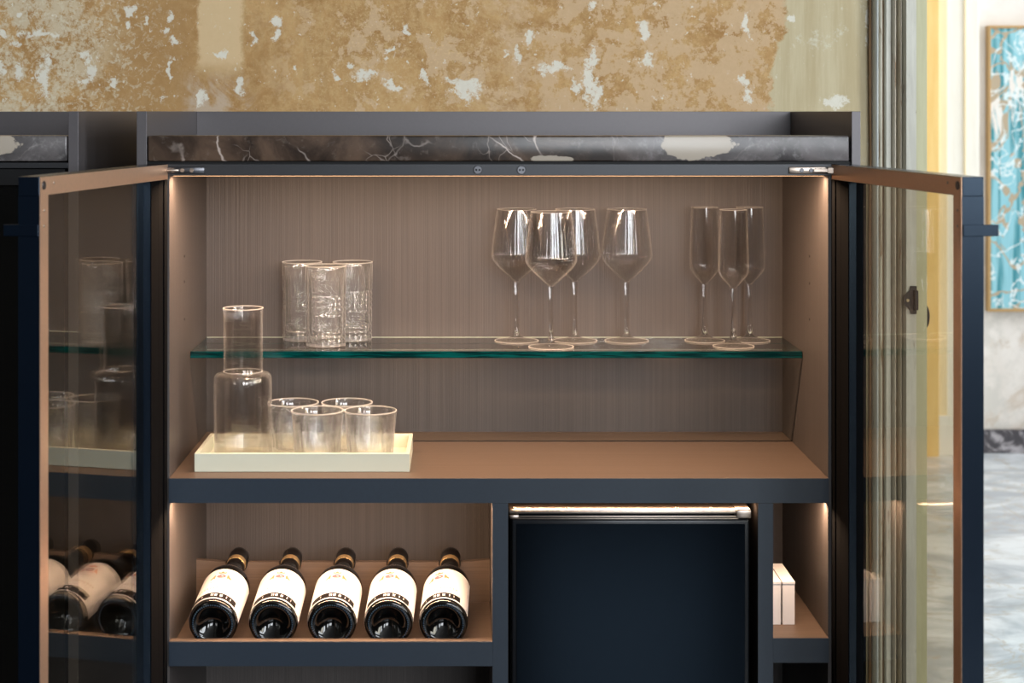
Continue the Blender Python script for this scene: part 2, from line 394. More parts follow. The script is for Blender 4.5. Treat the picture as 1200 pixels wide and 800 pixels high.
def tube(bm, pts, r, seg=10):
    pts = [Vector(p) for p in pts]; rings = []
    for i, p in enumerate(pts):
        d = (pts[min(i+1, len(pts)-1)]-pts[max(i-1, 0)]).normalized()
        a = d.orthogonal().normalized() if i == 0 else (rings_n - d*rings_n.dot(d)).normalized()
        rings_n = a; b = d.cross(a)
        rr = r[i] if isinstance(r, (list, tuple)) else r
        rings.append([bm.verts.new(p+a*rr*math.cos(2*PI*k/seg)+b*rr*math.sin(2*PI*k/seg)) for k in range(seg)])
    for i in range(len(rings)-1):
        for k in range(seg):
            bm.faces.new((rings[i][k], rings[i][(k+1) % seg], rings[i+1][(k+1) % seg], rings[i+1][k]))
    bm.faces.new(rings[0][::-1]); bm.faces.new(rings[-1])
    bmesh.ops.recalc_face_normals(bm, faces=bm.faces)
    return bm
def slab(x0, x1):
    """stone slab whose rear part is rebated below the polished front edge"""
    bm = bmesh.new(); pr = [(-1, -58), (-1, -28), (46, -28), (46, -35), (373, -35), (373, -58)]
    va = [bm.verts.new(Vector((x0, y, z))) for y, z in pr]; vb = [bm.verts.new(Vector((x1, y, z))) for y, z in pr]
    n = len(pr)
    for i in range(n): bm.faces.new((va[i], va[(i+1) % n], vb[(i+1) % n], vb[i]))
    bm.faces.new(va); bm.faces.new(vb[::-1]); bmesh.ops.recalc_face_normals(bm, faces=bm.faces)
    bmesh.ops.bevel(bm, geom=list(bm.edges), offset=2.0, segments=3, affect='EDGES', profile=.5)
    return bm
def prism(bm, poly, axis, a0, a1):
    """extrude a 2-D outline; axis 'y': poly in (x,z); 'z': poly in (x,y)"""
    def P(p, a): return Vector((p[0], a, p[1])) if axis == 'y' else Vector((p[0], p[1], a))
    va = [bm.verts.new(P(p, a0)) for p in poly]; vb = [bm.verts.new(P(p, a1)) for p in poly]
    n = len(poly)
    for i in range(n): bm.faces.new((va[i], va[(i+1) % n], vb[(i+1) % n], vb[i]))
    bm.faces.new(va); bm.faces.new(vb[::-1])
    bmesh.ops.recalc_face_normals(bm, faces=bm.faces)
    return bm
ORG = {}
def finish(name, bm, mat, parent, offset, smooth):
    me = bpy.data.meshes.new(name)
    for v in bm.verts: v.co = (v.co - offset)*U
    bm.to_mesh(me); bm.free()
    mats = mat if isinstance(mat, (list, tuple)) else [mat]
    for q in mats: me.materials.append(q)
    if smooth:
        me.shade_smooth()
        try: me.set_sharp_from_angle(angle=smooth if isinstance(smooth, float) else math.radians(40))
        except Exception: pass
    o = bpy.data.objects.new(name, me); C.objects.link(o)
    if parent: o.parent = parent
    return o
def part(name, bm, mat, parent, smooth=False, local=False, label=None):
    """a part; bm is in world work units unless local"""
    off = Vector((0,0,0)) if local else Vector(ORG[parent.name])
    o = finish(name, bm, mat, parent, off, smooth)
    ORG[o.name] = off
    if label: o['label'] = label
    return o
def thing(name, label, cat, org, group=None, rz=0):
    o = bpy.data.objects.new(name, None); C.objects.link(o); o.empty_display_size = .05
    o.location = W(*org); o.rotation_euler = (0, 0, rz); ORG[o.name] = org
    o['label'] = label; o['category'] = cat
    if group: o['group'] = group
    return o
def single(name, bm, mat, label, cat, org, group=None, smooth=False):
    o = finish(name, bm, mat, None, Vector(org), smooth); o.location = W(*org); ORG[o.name] = org
    o['label'] = label; o['category'] = cat
    if group: o['group'] = group
    return o
def struct(name, bm, mat, smooth=False):
    o = finish(name, bm, mat, None, Vector((0, 0, FL)), smooth); ORG[o.name] = (0, 0, FL)
    o['kind'] = 'structure'; return o
def copy_tree(o, parent=None):
    c = o.copy(); C.objects.link(c); ORG[c.name] = ORG.get(o.name, (0,0,0))
    if parent: c.parent = parent
    for ch in [q for q in bpy.data.objects if q.parent == o]: copy_tree(ch, c)
    return c

# ================================================================ SETTING
WB = 389.0                 # front of the plastered wall
CEIL = 1.95/U
XL, XR, YB, YF = -2600, 2410, -5200, 3083
struct('floor', B(XL-30, XR+30, YB-30, WB+60, FL-30, FL), M_floor_near)
struct('floor_far', B(-1030, 4200, WB+60, YF+30, FL-30, FL), M_floor)
struct('ceiling', B(XL-30, 4200, YB-30, YF+30, CEIL, CEIL+30), M_ceil)
wb = bmesh.new()
box(wb, XL, 585, WB, WB+190, FL, CEIL); box(wb, 1560, XR, WB, WB+190, FL, CEIL); box(wb, 585, 1560, WB+2, WB+190, 900, CEIL)
struct('wall_back', wb, M_plaster)
struct('wall_left', B(XL-30, XL, YB, WB, FL, CEIL), M_roomwall)
# right and rear walls carry window openings
def wall_with_windows(name, along, const, thick, a0, a1, wins, z0, z1):
    bm = bmesh.new(); cur = a0
    def bx(p0, p1, q0, q1):
        if along == 'x': box(bm, p0, p1, const, const+thick, q0, q1)
        else: box(bm, const, const+thick, p0, p1, q0, q1)
    for (w0, w1) in wins:
        bx(cur, w0, FL, CEIL); bx(w0, w1, FL, z0); bx(w0, w1, z1, CEIL); cur = w1
    bx(cur, a1, FL, CEIL); struct(name, bm, M_roomwall)
wz0, wz1 = (1.1-H0)/U, (3.1-H0)/U
rear = [(x-400, x+400) for x in (663, 1716)]
wr0 = wz0
wall_with_windows('wall_rear', 'x', YB-30, 30, XL, XR, rear, wz0, wz1)
side = [(y-480, y+480) for y in (-3744, -1638)]

wall_with_windows('wall_right', 'y', XR, 30, YB, WB, side, wz0, wz1)
kk = 0
for (a0, a1) in rear:
    kk += 1; bm = bmesh.new(); ym = YB+6
    for (p0, p1, q0, q1) in ((a0, a0+30, wr0, wz1), (a1-30, a1, wr0, wz1), (a0, a1, wr0, wr0+40), (a0, a1, wz1-30, wz1),
                             ((a0+a1)/2-22, (a0+a1)/2+22, wr0, wz1), (a0, a1, wr0+900, wr0+930)):
        box(bm, p0, p1, ym, ym+40, q0, q1)
    struct('window_%d' % kk, bm, M_cream)
for (a0, a1) in side:
    kk += 1; bm = bmesh.new(); xm = XR-50
    for (p0, p1, q0, q1) in ((a0, a0+30, wz0, wz1), (a1-30, a1, wz0, wz1), (a0, a1, wz0, wz0+40), (a0, a1, wz1-30, wz1),
                             ((a0+a1)/2-22, (a0+a1)/2+22, wz0, wz1), (a0, a1, wz0+900, wz0+930)):
        box(bm, xm, xm+40, p0, p1, q0, q1)
    struct('window_%d' % kk, bm, M_cream)
# the bright room beyond
struct('wall_far', B(-1000, 4200, YF, YF+30, FL, CEIL), M_farwall)
struct('wall_far_left', B(-1030, -1000, WB+190, YF, FL, CEIL), M_farwall)
struct('wall_far_right', B(3750, 3780, WB, YF, FL, CEIL), M_farwall)
s_f = 2000/(2000+YF)
def fx(x): return (x-545)/s_f
def fz(y): return -(y-131)/s_f
struct('baseboard_far', B(fx(1143), 3700, YF-14, YF, FL, fz(502.5), bev=2), M_basem)
# yellow door casing with cream pilaster against the far wall
tr = struct('trim_1', B(fx(1078), fx(1093.5), YF-60, YF, FL, CEIL), M_yellow)
part('casing_step', B(fx(1093.5), fx(1104.5), YF-48, YF, FL, CEIL), M_yellow2, tr)
part('pilaster_board', B(fx(1104.5), fx(1143), YF-40, YF, FL, CEIL, bev=3), M_cream, tr)
part('pilaster_fillet', B(fx(1125), fx(1127), YF-46, YF-39, FL+110, CEIL), M_yellow2, tr)
part('plinth_block', B(fx(1093.5), fx(1143), YF-56, YF-46, FL, fz(483), bev=3), M_cream, tr)

# moulded peeling door architrave on the plaster wall; columns read at the wall's scale
SW = 2000/(2000+WB-15)
def wx(x): return (x-545)/SW
ar = struct('trim_2', B(wx(1021.5), wx(1072.5), WB-6, WB+2, FL, CEIL), M_trim_c)
def bead(x0, x1, depth, mat, name, flat=False):
    a, b = wx(x0), wx(x1); poly = [(a, WB+1)]
    n = 8
    for i in range(n+1):
        tt = i/n
        if flat: dd = depth*(1 if 0 < i < n else .6)
        else: dd = 6+(depth-6)*math.sin(PI*tt)**.6
        poly.append((a+(b-a)*tt, WB-dd))
    poly.append((b, WB+1))
    part(name, prism(bmesh.new(), poly, 'z', FL, CEIL), mat, ar, smooth=math.radians(50))
bead(1023.2, 1030.5, 22, M_trim_a, 'bead')
bead(1031.5, 1036.0, 12, M_trim_b, 'fillet')
bead(1037.4, 1044.5, 17, M_trim_d, 'flat_board', True)
bead(1044.0, 1050.5, 24, M_trim_b, 'ovolo')
bead(1051.8, 1055.8, 26, M_trim_b, 'bead')
bead(1057.0, 1072.4, 30, M_trim_d, 'flat_board', True)

# old door leaf standing open, seen edge-on
SD = 2000/(2000+404)
lf = thing('door_leaf', 'olive-cream painted old door leaf standing open, seen edge-on beside the peeling architrave', 'door', (650, 404, FL))
part('leaf', B(wx(1072.6), (1086.5-545)/SD, 404, 1000, FL+8, 880, bev=1), M_olive, lf)
ed = part('lock_case', B(wx(1072.8), wx(1076.8), 398, 405, -(357-131)/SD, -(338-131)/SD, bev=.8), M_iron, lf, label='black iron rim lock on the door edge')
hz = -(357-131)/.82; hx = (1086.5-545)/SD
hb = bmesh.new(); cyl(hb, (hx-1, 440, hz), 5.5, 4, 'x', 20, 1)
rose = part('handle_rose', hb, M_iron, lf, True)
hb = bmesh.new(); pts = []
for i in range(17):
    a = PI/2 - PI*1.12*i/16
    pts.append((hx+4+7.5*math.cos(a), 440, hz-17+17*math.sin(a)))
tube(hb, [(hx+1, 440, hz)]+pts, 2.1, 10)
part('pull_ring', hb, M_iron, lf, True, label='black iron drop handle')
# iron lock keeper screwed on the architrave
kz = -(350-131)/SW
kp = thing('lock_keeper', 'black iron lock keeper plate screwed to the peeling door architrave', 'lock keeper', (wx(1066), WB-32, kz))
poly = []
for (x, y) in ((1070.2,333.5),(1070.2,366),(1063.5,366),(1063,362),(1060,359),(1056.5,355),(1055.3,350),(1056.2,345),(1059.5,341),(1062.5,338.5),(1063.5,333.5)):
    poly.append((wx(x), -(y-131)/SW))
part('keeper_plate', prism(bmesh.new(), poly, 'y', WB-33.5, WB-29.5), M_iron, kp)
part('keeper_box', B(wx(1066.5), wx(1071), WB-40, WB-33.5, -(361-131)/SW, -(338-131)/SW, bev=1), M_iron, kp)
kb = bmesh.new(); cyl(kb, (wx(1059.6), WB-35, kz), 2.3, 2, 'y', 16, .4); part('screw', kb, M_brass, kp, True)
# grey cable running down the architrave
cb = bmesh.new()
tube(cb, [(wx(1021.2)+.6*math.sin(i*.9), WB-8, FL+4+i*(CEIL-FL-8)/60) for i in range(61)], 1.5, 8)
single('wall_cable', cb, M_trim_c, 'thin brown cable running down the wall beside the door architrave', 'cable', (wx(1021.2), WB-8, FL+4), smooth=True)

# painting on the far wall
SP = 2000/(2000+YF-25)
px0, px1 = (1157.5-545)/SP, (1262-545)/SP; pz0, pz1 = -(365-131)/SP, -(30-131)/SP
pt = thing('painting', 'large turquoise, white and tan abstract painting in a thin gilt frame', 'painting', ((px0+px1)/2, YF-2, pz0))
part('canvas', B(px0+6, px1-6, YF-24, YF-4, pz0+6, pz1-6), M_art, pt)
for b_ in ((px0, px0+8, pz0, pz1), (px1-8, px1, pz0, pz1), (px0+8, px1-8, pz0, pz0+9), (px0+8, px1-8, pz1-8, pz1)):
    part('frame_bar', B(b_[0], b_[1], YF-30, YF-1, b_[2], b_[3], bev=1), M_gilt, pt)

# ================================================================ BAR CABINET
X0, X1, X2, X3 = -385, -373, -347, 426
X4, X5 = 453, 463.5
DI = 290.0; DO = 381.0
cab = thing('bar_cabinet', 'dark oak and anthracite bar cabinet standing open with two glass doors', 'cabinet', (39, 190, FL))
def cp(name, bm, mat, **k): return part(name, bm, mat, cab, **k)
cp('side_panel', B(X0, X1, 0, DO, FL+2, 0.6, bev=.5), M_panel)
cp('side_panel', B(X4, X5, 0, DO, FL+2, 0.6, bev=.5), M_panel)
cp('back_upstand', B(X1, X4, 374, DO, -62, 0.4, bev=.4), M_panel)
cp('carcass_side', B(X1, X2, 3.5, DO-8, FL+40, -62, bev=.4), MW_V)
cp('carcass_side', B(X3, X4, 3.5, DO-8, FL+40, -62, bev=.4), MW_V)
cp('back_panel', B(X2, X3, DI, DI+8, FL+60, -70), MW_V)
cp('top_board', B(X2, X3, 13, DO-8, -73, -62), MW_H)
cp('gap_filler', B(X1, X4, 5, 30, -62, -58.3), M_black)
cp('front_rail', B(X1+.3, X4-.3, 0, 12, -75, -61, bev=.6), M_rail)
sb = cp('shelf_board', B(X2, X3, 0, DI, -458, -429, bev=.7), MW_H)
for (a, b, z) in ((X2+2, X3-2, -73), (X2+2, 30, -458), (52, 341, -458), (363, X3-2, -458)):
    cp('light_profile', B(a, b, 12.6, 21.4, z-1.2, z), M_black)
    cp('light_diffuser', B(a+1, b-1, 13.6, 20.4, z-2.9, z-1.2), M_diff)
cp('divider', B(32, 50.5, 0, DI, FL+60, -458, bev=.6), MW_V)
cp('divider', B(343, 361, 0, DI, FL+60, -458, bev=.6), MW_V)
bb = bmesh.new(); box(bb, X2, 32, 12, DI, -645, -633); box(bb, X2, 32, 0, 12, -649, -620, bev=.6)
cp('bottle_shelf', bb, MW_H)
cp('blue_sheen_strip', B(X2, X3, -1, 0.2, -458, -429.4), M_blue_sheen); cp('blue_sheen_strip', B(X2, 32, -1, .2, -649, -621), M_blue_sheen); cp('blue_sheen_strip', B(361, X3, -1, .2, -645, -616.4), M_blue_sheen)  # thin strips added to carry the painted window sheen
cp('blue_sheen_strip', B(32.2, 50.3, -1, .2, FL+60, -458.4), M_blue_sheen); cp('blue_sheen_strip', B(343.2, 360.8, -1, .2, FL+60, -458.4), M_blue_sheen)
cp('small_shelf', B(361, X3, 0, DI, -645, -616, bev=.6), MW_H)
cp('bottom_board', B(X2, X3, 0, DI, FL+60, FL+84), MW_H)
cp('plinth', B(X1, X4, 20, DO, FL, FL+60), M_black)
# neck rest with one round notch per bottle
BX = [(249.0, 281.7), (319.5, 343.5), (388.5, 406.0), (455.0, 467.5), (519.5, 528.5)]
BLEN = 222.0; TILT = math.radians(6.4); BY = 13.0
bots = []
for (xb, xt) in BX:
    xb_ = (xb-545)/.9935; st = 2000/(2000+BY+BLEN*math.cos(TILT)); xt_ = (xt-545)/st
    bots.append((xb_, math.atan2(xt_-xb_, BLEN)))
YN = 203.0
poly = [(X2, -633), (X2, -578)]
for (bx_, yaw) in bots:
    cx = bx_+math.tan(yaw)*(YN-BY); cz = -582.0; R = 14.5
    a0 = math.asin(1/R)
    for i in range(17):
        a = PI - a0*-1 + (PI-2*a0*-1*0)*(i/16.0)
        a = PI + (PI)*(i/16.0)
        poly.append((cx+R*math.cos(a), cz+1+R*math.sin(a)))
poly += [(32, -578), (32, -633)]
cp('neck_rest', prism(bmesh.new(), poly, 'y', YN, YN+9), MW_H)
# shelf pin holes and door catches
for (x, ys) in ((X2, (300, 330, 374)), (X3, (300, 332, 374))):
    for y in ys:
        for Yp in (110,):
            s_ = 2000/(2000+Yp); z_ = -(y-131)/s_; hb = bmesh.new()
            cyl(hb, (x-.3 if x < 0 else x-.3, Yp, z_), 1.6, .6, 'x', 12); cp('pin_hole', hb, M_black)
for x in (560, 611):
    hb = bmesh.new(); cyl(hb, (xi(x), -1.6, -68), 5.2, 2, 'y', 24, .6)
    o = cp('magnetic_catch', hb, M_screw, smooth=True)
    hb = bmesh.new(); cyl(hb, (xi(x)-1.9, -2.0, -68), 1.2, .8, 'y', 12); cyl(hb, (xi(x)+1.9, -2.0, -68), 1.2, .8, 'y', 12)
    part('catch_pin', hb, M_black, o)
# chromed concealed hinges
for (xp, sg) in ((218, 1), (946, -1)):
    hb = bmesh.new(); x = xi(xp)
    box(hb, x-22, x+22, -2.2, 0, -72.5, -64.5, bev=1.2)
    hg = cp('hinge', hb, M_steel if sg < 0 else M_screw, smooth=True)
    for d in (-15, -4, 7):
        q = bmesh.new(); cyl(q, (x-d*sg*-1, -3.0, -68.5), 2.6, 1.2, 'y', 14, .4); part('hinge_screw', q, M_screw if sg < 0 else M_steel, hg, True)
    q = bmesh.new(); box(q, x-sg*28, x-sg*8, -5, -2, -70, -67, bev=.8); box(q, x-sg*30, x-sg*24, -7, 0, -71.5, -65.5, bev=1)
    part('hinge_arm', q, M_steel, hg, True)

def door(sg, HX, th):
    Lx, Ly = (sg*math.sin(th), -math.cos(th)); ang = math.atan2(Ly, Lx); sy = sg     # outer side is +y*sy
    TH = 21.0; T1 = 398.0; ZT, ZB = -61.0, FL+70
    def yb(a, b): return (min(a*sy, b*sy), max(a*sy, b*sy))
    bm = bmesh.new(); y0, y1 = yb(0, TH)
    box(bm, 0, T1, y0, y1, ZT-18.5, ZT, bev=.7)                    # top rail
    box(bm, 0, T1, y0, y1, ZB, ZB+18, bev=.7)
    box(bm, 377, T1, y0, y1, ZB+18, ZT-18.5)
    fr = part('door', bm, M_frame, cab, local=True, label='glass door with dark bronze metal frame, swung wide open')
    fr.location = W(HX, 0, 0)-cab.location; fr.rotation_euler = (0, 0, ang)
    ORG[fr.name] = (0, 0, 0)
    bm = bmesh.new(); y0, y1 = yb(-.6, 0.2)
    box(bm, 0, T1-.6, y0, y1, ZT-18, ZT-.6); box(bm, 377.4, T1-.6, y0, y1, ZB+18, ZT-18)
    part('led_glow_face', bm, M_glow_face, fr, local=True)  # thin facing added to carry the painted strip-light glow
    # hinge stile: black ribbed profile
    bm = bmesh.new()
    for (a, b, d) in ((0, 11, 0), (11, 14, 3), (14, 30, .8), (30, 33, 3), (33, 60, 0)):
        y0, y1 = yb(d, TH); box(bm, a, b, y0, y1, ZB+18, ZT-18.5)
    part('hinge_stile', bm, M_stile, fr, local=True)
    bm = bmesh.new(); y0, y1 = yb(1, 9); box(bm, 60, 60.8, y0, y1, ZB+18, ZT-18.5)
    part('stile_return', bm, M_frame, fr, local=True)
    y0, y1 = yb(9, 12)
    part('glass_pane', B(56, 381, y0, y1, ZB+14, ZT-14), M_pane, fr, local=True)
    # handle tab wrapping the edge
    bm = bmesh.new(); y0, y1 = yb(0.5, TH+14)
    box(bm, T1, T1+1.6, y0, y1, -117, -106, bev=.5)
    y0, y1 = yb(TH, TH+14); box(bm, T1-16, T1, y0, y1, -117, -114.5, bev=.5); 
    part('handle', bm, M_frame, fr, local=True)
    # corner screw and small screws on the inner face
    for (t, z, r) in ((T1-9, ZT-8.5, 4.2), (T1-34, ZT-7, 1.3), (T1-9, -93, 1.3), (T1-9, -108, 1.3)):
        q = bmesh.new(); lo = -1.0 if sy > 0 else 0.0
        cyl(q, (t, -1.5 if sy > 0 else 0.5, z), r, 1.0, 'y', 18, .2); part('screw', q, M_screw if r > 2 else M_steel, fr, smooth=True, local=True)
    return fr
door(-1, -349, math.radians(7.4))
door(1, 430, math.radians(5.35))

# marble slab on top
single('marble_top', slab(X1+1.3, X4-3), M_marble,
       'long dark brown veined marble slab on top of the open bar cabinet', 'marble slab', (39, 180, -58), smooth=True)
# glass shelf
bm = B(X2+.6, X3-.6, 152, DI-1, -310.5, -302, bev=.5, seg=1)
for f in bm.faces: f.material_index = 0 if (abs(f.normal.z) > .9 or f.normal.y > .9) else 1
gs = single('glass_shelf', bm, [M_shelfg, M_edge], 'clear glass shelf with green edge spanning the lit upper compartment', 'glass shelf', (39, 220, -310.5))

part('polished_rear_edge', B(X2+1, X3-1, DI-1.8, DI-.9, -303, -301.7), simple('pale_green_glass_edge', (.45,.52,.42), .3), gs)
# ================================================================ FRIDGE
fr = thing('mini_fridge', 'built-in black glass-fronted fridge below the shelf, right of the wine bottles', 'fridge', (194, 140, FL+84))
part('body', B(54, 334, 22, 270, FL+84, -471), M_fridge_edge, fr)
part('door', B(55, 333, 0, 21, FL+100, -477.5, bev=2.2, seg=3), M_fridge_edge, fr, smooth=True)
part('front_glass', B(60, 328, -.8, 0.5, FL+106, -482.5, bev=.3), M_fridge, fr)
bm = bmesh.new(); box(bm, 52, 334, 4, 60, -470, -467.3, bev=.4); box(bm, 52, 334, 2, 5, -471.0, -468.2, bev=.3)
part('top_trim', bm, M_steel, fr, smooth=True)
bm = bmesh.new(); box(bm, 53, 320, 1, 5, -475.2, -473.6, bev=.3); box(bm, 56, 320, 0, 4, -477.2, -476.2, bev=.2)
part('trim_strip', bm, M_steel, fr, smooth=True)
part('hinge_block', B(318, 335, -1, 46, -476, -466.4, bev=.8), M_steel, fr, smooth=True)
part('corner_bracket', B(52, 63, -1, 8, -477, -472, bev=1.5), M_steel, fr, smooth=True)
for x in (58, 74, 120, 250, 290):
    q = bmesh.new(); cyl(q, (x, 13, -467.5), 2.2, 1.2, 'z', 14, .3); part('screw', q, M_steel, fr, True)

# ================================================================ TRAY WITH CARAFE AND TUMBLERS
bm = bmesh.new(); tz = -428.7
tx0, tx1, ty0, ty1 = -322.5, -66, 33, 160
tr_ = thing('serving_tray', 'pale sage lacquered rectangular tray holding the carafe and tumblers', 'tray', ((tx0+tx1)/2, (ty0+ty1)/2, tz))
part('tray_floor', B(tx0+4, tx1-4, ty0+4, ty1-4, tz+.2, tz+5), M_tray, tr_)
bm = bmesh.new()
box(bm, tx0, tx1, ty0, ty0+5, tz, tz+22, bev=.5); box(bm, tx0, tx1, ty1-5, ty1, tz, tz+22, bev=.5)
box(bm, tx0, tx0+5, ty0+4, ty1-4, tz, tz+22, bev=.5); box(bm, tx1-5, tx1, ty0+4, ty1-4, tz, tz+22, bev=.5)
part('tray_rim', bm, M_tray, tr_)

def lmod_carafe(r, z, a, i):
    w_ = .35*math.sin(3*a+z*.05)+.2*math.sin(7*a-z*.11)
    sp = 0
    if z > 170: sp = 5.0*math.exp(-((a-4.35)/.22)**2)*((z-170)/14)
    return r+w_*.6+sp
ca = thing('carafe', 'tall clear glass carafe with wide straight neck, at the left of the tray', 'carafe', (-271, 83, tz+5.1))
o_ = [(0, 0), (30, 0), (33.5, 1.5), (35, 5), (35.2, 30), (35.2, 70), (35, 97), (34.3, 101.5), (32, 104.2), (28, 105.3), (24.6, 106.3), (23.8, 112), (23.8, 140), (24, 168), (24.2, 180), (24.8, 184)]
i_ = [(24.0, 184.3), (22.7, 182), (22.6, 168), (22.4, 140), (22.4, 112), (22.9, 106.3), (25.5, 104), (30, 102.8), (32.8, 100.5), (33.7, 96), (33.8, 70), (33.8, 30), (33.4, 9), (31, 6.2), (20, 5.2), (0, 6.5)]
part('body', lathe(bmesh.new(), o_+i_, 80, lmod_carafe), M_glassw, ca, smooth=math.radians(60), local=True)

def tumbler_mesh():
    def mod(r, z, a, i):
        if i < NO:     # outside
            hgt = 34+9*math.sin(a*5+1)+5*math.sin(a*11)
            k = min(1, max(0, (hgt-z)/12))
            return r - 1.5*k*(abs(math.sin(11*a+.25*math.sin(3*a))))**.8
        return r
    o = [(0, 0), (22, 0), (26, .6), (27.3, 2.5)]
    for i in range(1, 24):
        z = 2.5+i*59.0/24; o.append((27.3+(31.6-27.3)*(z/62)**1.1, z))
    o += [(31.7, 61.6)]; NO = len(o)
    inn = [(31.0, 62.1), (30.4, 61.5), (29.8, 52), (28.2, 36), (26.4, 20), (24.8, 9), (22, 6.4), (12, 5.6), (0, 6.2)]
    return lathe(bmesh.new(), o+inn, 132, mod)
TB = [(-179, 67, 'low ribbed tumbler in the front row of the tray, nearer the carafe'),
      (-114.6, 67, 'low ribbed tumbler at the front right corner of the tray'),
      (-214, 124, 'low ribbed tumbler in the back row, just beside the carafe'),
      (-147, 124, 'low ribbed tumbler in the back row of the tray, farther from the carafe')]
t0 = thing('tumbler', TB[0][2], 'tumbler', (TB[0][0], TB[0][1], tz+5.1), 'ribbed tumblers on the tray')
part('ribbed_cup', tumbler_mesh(), M_tumb, t0, smooth=math.radians(60), local=True)
def rim(r, z, th, parent):
    part('rim', lathe(bmesh.new(), [(r+th*math.cos(a*PI/4), z+th*math.sin(a*PI/4)) for a in range(9)], 72), M_rim, parent, smooth=math.radians(80), local=True)
rim(31.3, 62.2, .75, t0)
for i, (x, y, lab) in enumerate(TB[1:]):
    c = copy_tree(t0); c.location = W(x, y, tz+5.1); c.rotation_euler = (0, 0, 1.1*(i+1)); c['label'] = lab

rim(24.1, 184.2, .65, ca); rim(23.2, 107.2, .6, ca)
# highball glasses with cut bands
SG = -301.9
def highball_mesh():
    o = [(0, 0), (22, 0), (25.2, .8)]
    nrow = 66
    for i in range(nrow+1): o.append((25.6+.7*(i/nrow), 2+i*(97.0)/nrow))
    o += [(26.1, 102.3)]; NO = len(o)
    inn = [(25.6, 103), (24.9, 102.2), (23.6, 92), (22.6, 60), (22.4, 22), (21, 13), (18, 11), (0, 10.5)]
    def mod(r, z, a, i):
        if i >= NO or r < 25.4: return r
        g = 0
        if z < 91: g += 1.5*min(1, (91-z)/8)*(1-abs(math.sin(8*a)))**1.3
        for zc in (43, 50, 57, 64): g += 1.6*math.exp(-((z-zc)/1.3)**2)
        for zc in (9, 15, 21): g += 1.5*math.exp(-((z-zc)/1.2)**2)
        return r-min(2.1, g)
    return lathe(bmesh.new(), o+inn, 144, mod)
HB = [(-216, 262, 'tall cut-glass highball tumbler, leftmost of the three on the glass shelf'),
      (-180, 208, 'tall cut-glass highball tumbler, front middle one of three on the glass shelf'),
      (-149, 262, 'tall cut-glass highball tumbler, rightmost of the three on the glass shelf')]
h0 = thing('highball_glass', HB[0][2], 'glass', (HB[0][0], HB[0][1], SG), 'cut-glass highball tumblers on the glass shelf')
part('cut_body', highball_mesh(), M_cut, h0, smooth=math.radians(50), local=True)
rim(25.9, 103, .7, h0)
for i, (x, y, lab) in enumerate(HB[1:]):
    c = copy_tree(h0); c.location = W(x, y, SG); c.rotation_euler = (0, 0, .4*(i+1)); c['label'] = lab

# stemmed glasses
def stem_glass(name, label, group, pos, bowl, wall, ribs, stem, foot):
    t = thing(name, label, 'wine glass' if name == 'wine_glass' else 'champagne flute', pos, group)
    inner = []
    for (r, z) in reversed(bowl[1:]):
        inner.append((max(r-wall, 0), z+ (.0 if z > bowl[-1][1]-1 else wall*.4)))
    zb = bowl[1][1]
    inner = [q for q in inner if q[0] > 1.5]; inner.append((0, inner[-1][1]-.4))
    zmax = max(bowl, key=lambda q: q[0])[1]; ztop = bowl[-1][1]; NB = len(bowl)
    def mod(r, z, a, i):
        if i < NB or r < 4: return r
        k = min(1, max(0, (ztop-z)/(ztop-zmax)*1.6))
        return r - ribs[1]*k*(.5+.5*math.cos(ribs[0]*a))
    part('bowl', lathe(bmesh.new(), bowl+inner, ribs[0]*5, mod), M_bowl, t, smooth=math.radians(60), local=True)
    part('stem', lathe(bmesh.new(), stem, 28), M_glass, t, smooth=math.radians(70), local=True)
    part('foot', lathe(bmesh.new(), foot, 64), M_foot, t, smooth=math.radians(60), local=True)
    for nm, (r, z, th) in (('foot_rim', (foot[1][0], .75, .6)), ('bowl_rim', (bowl[-1][0]-wall/2, bowl[-1][1]+.1, .5))):
        part(nm, lathe(bmesh.new(), [(r+th*math.cos(a*PI/4), z+th*math.sin(a*PI/4)) for a in range(9)], 72), M_rim, t, smooth=math.radians(80), local=True)
    return t
wb_ = [(0, 78), (3.4, 78.2), (6.0, 80.5), (11, 85), (18, 91.5), (25, 98.5), (30.5, 105), (33.0, 110), (33.5, 113), (33.2, 118), (32.2, 128), (30.4, 143), (28.3, 158), (26.1, 173.5)]
ws_ = [(0, 7.2), (4.6, 7.2), (3.9, 10), (3.5, 14), (2.9, 20), (2.4, 32), (2.2, 50), (2.4, 64), (3.0, 73), (3.5, 78.1), (0, 78.1)]
wf_ = [(0, 0), (28.6, 0), (29.3, .5), (28.8, 1.2), (20, 2.4), (12, 3.9), (7, 5.6), (4.8, 7.2), (0, 7.2)]
WG = [(213, 249, 'large fluted wine glass standing alone, rightmost of the four wine glasses'),
      (68, 249, 'large fluted wine glass at the left end of the group of wine glasses'),
      (110.4, 190, 'large fluted wine glass standing closest to the front edge of the glass shelf'),
      (145, 249, 'large fluted wine glass behind and right of the front wine glass')]
w0 = stem_glass('wine_glass', WG[0][2], 'fluted wine glasses on the glass shelf', (WG[0][0], WG[0][1], SG), wb_, .9, (34, .75), ws_, wf_)
for i, (x, y, lab) in enumerate(WG[1:]):
    c = copy_tree(w0); c.location = W(x, y, SG); c.rotation_euler = (0, 0, .05*(i+1)); c['label'] = lab
fb_ = [(0, 75), (3.4, 75.2), (6, 78), (11, 83.5), (16, 89.5), (19, 94), (19.8, 97), (19.7, 101), (19.3, 118), (18.8, 138), (18.2, 158), (17.6, 176)]
fs_ = [(0, 9), (5.0, 9), (4.4, 13), (3.4, 18), (2.8, 26), (2.3, 40), (2.2, 55), (2.7, 66), (3.5, 75.1), (0, 75.1)]
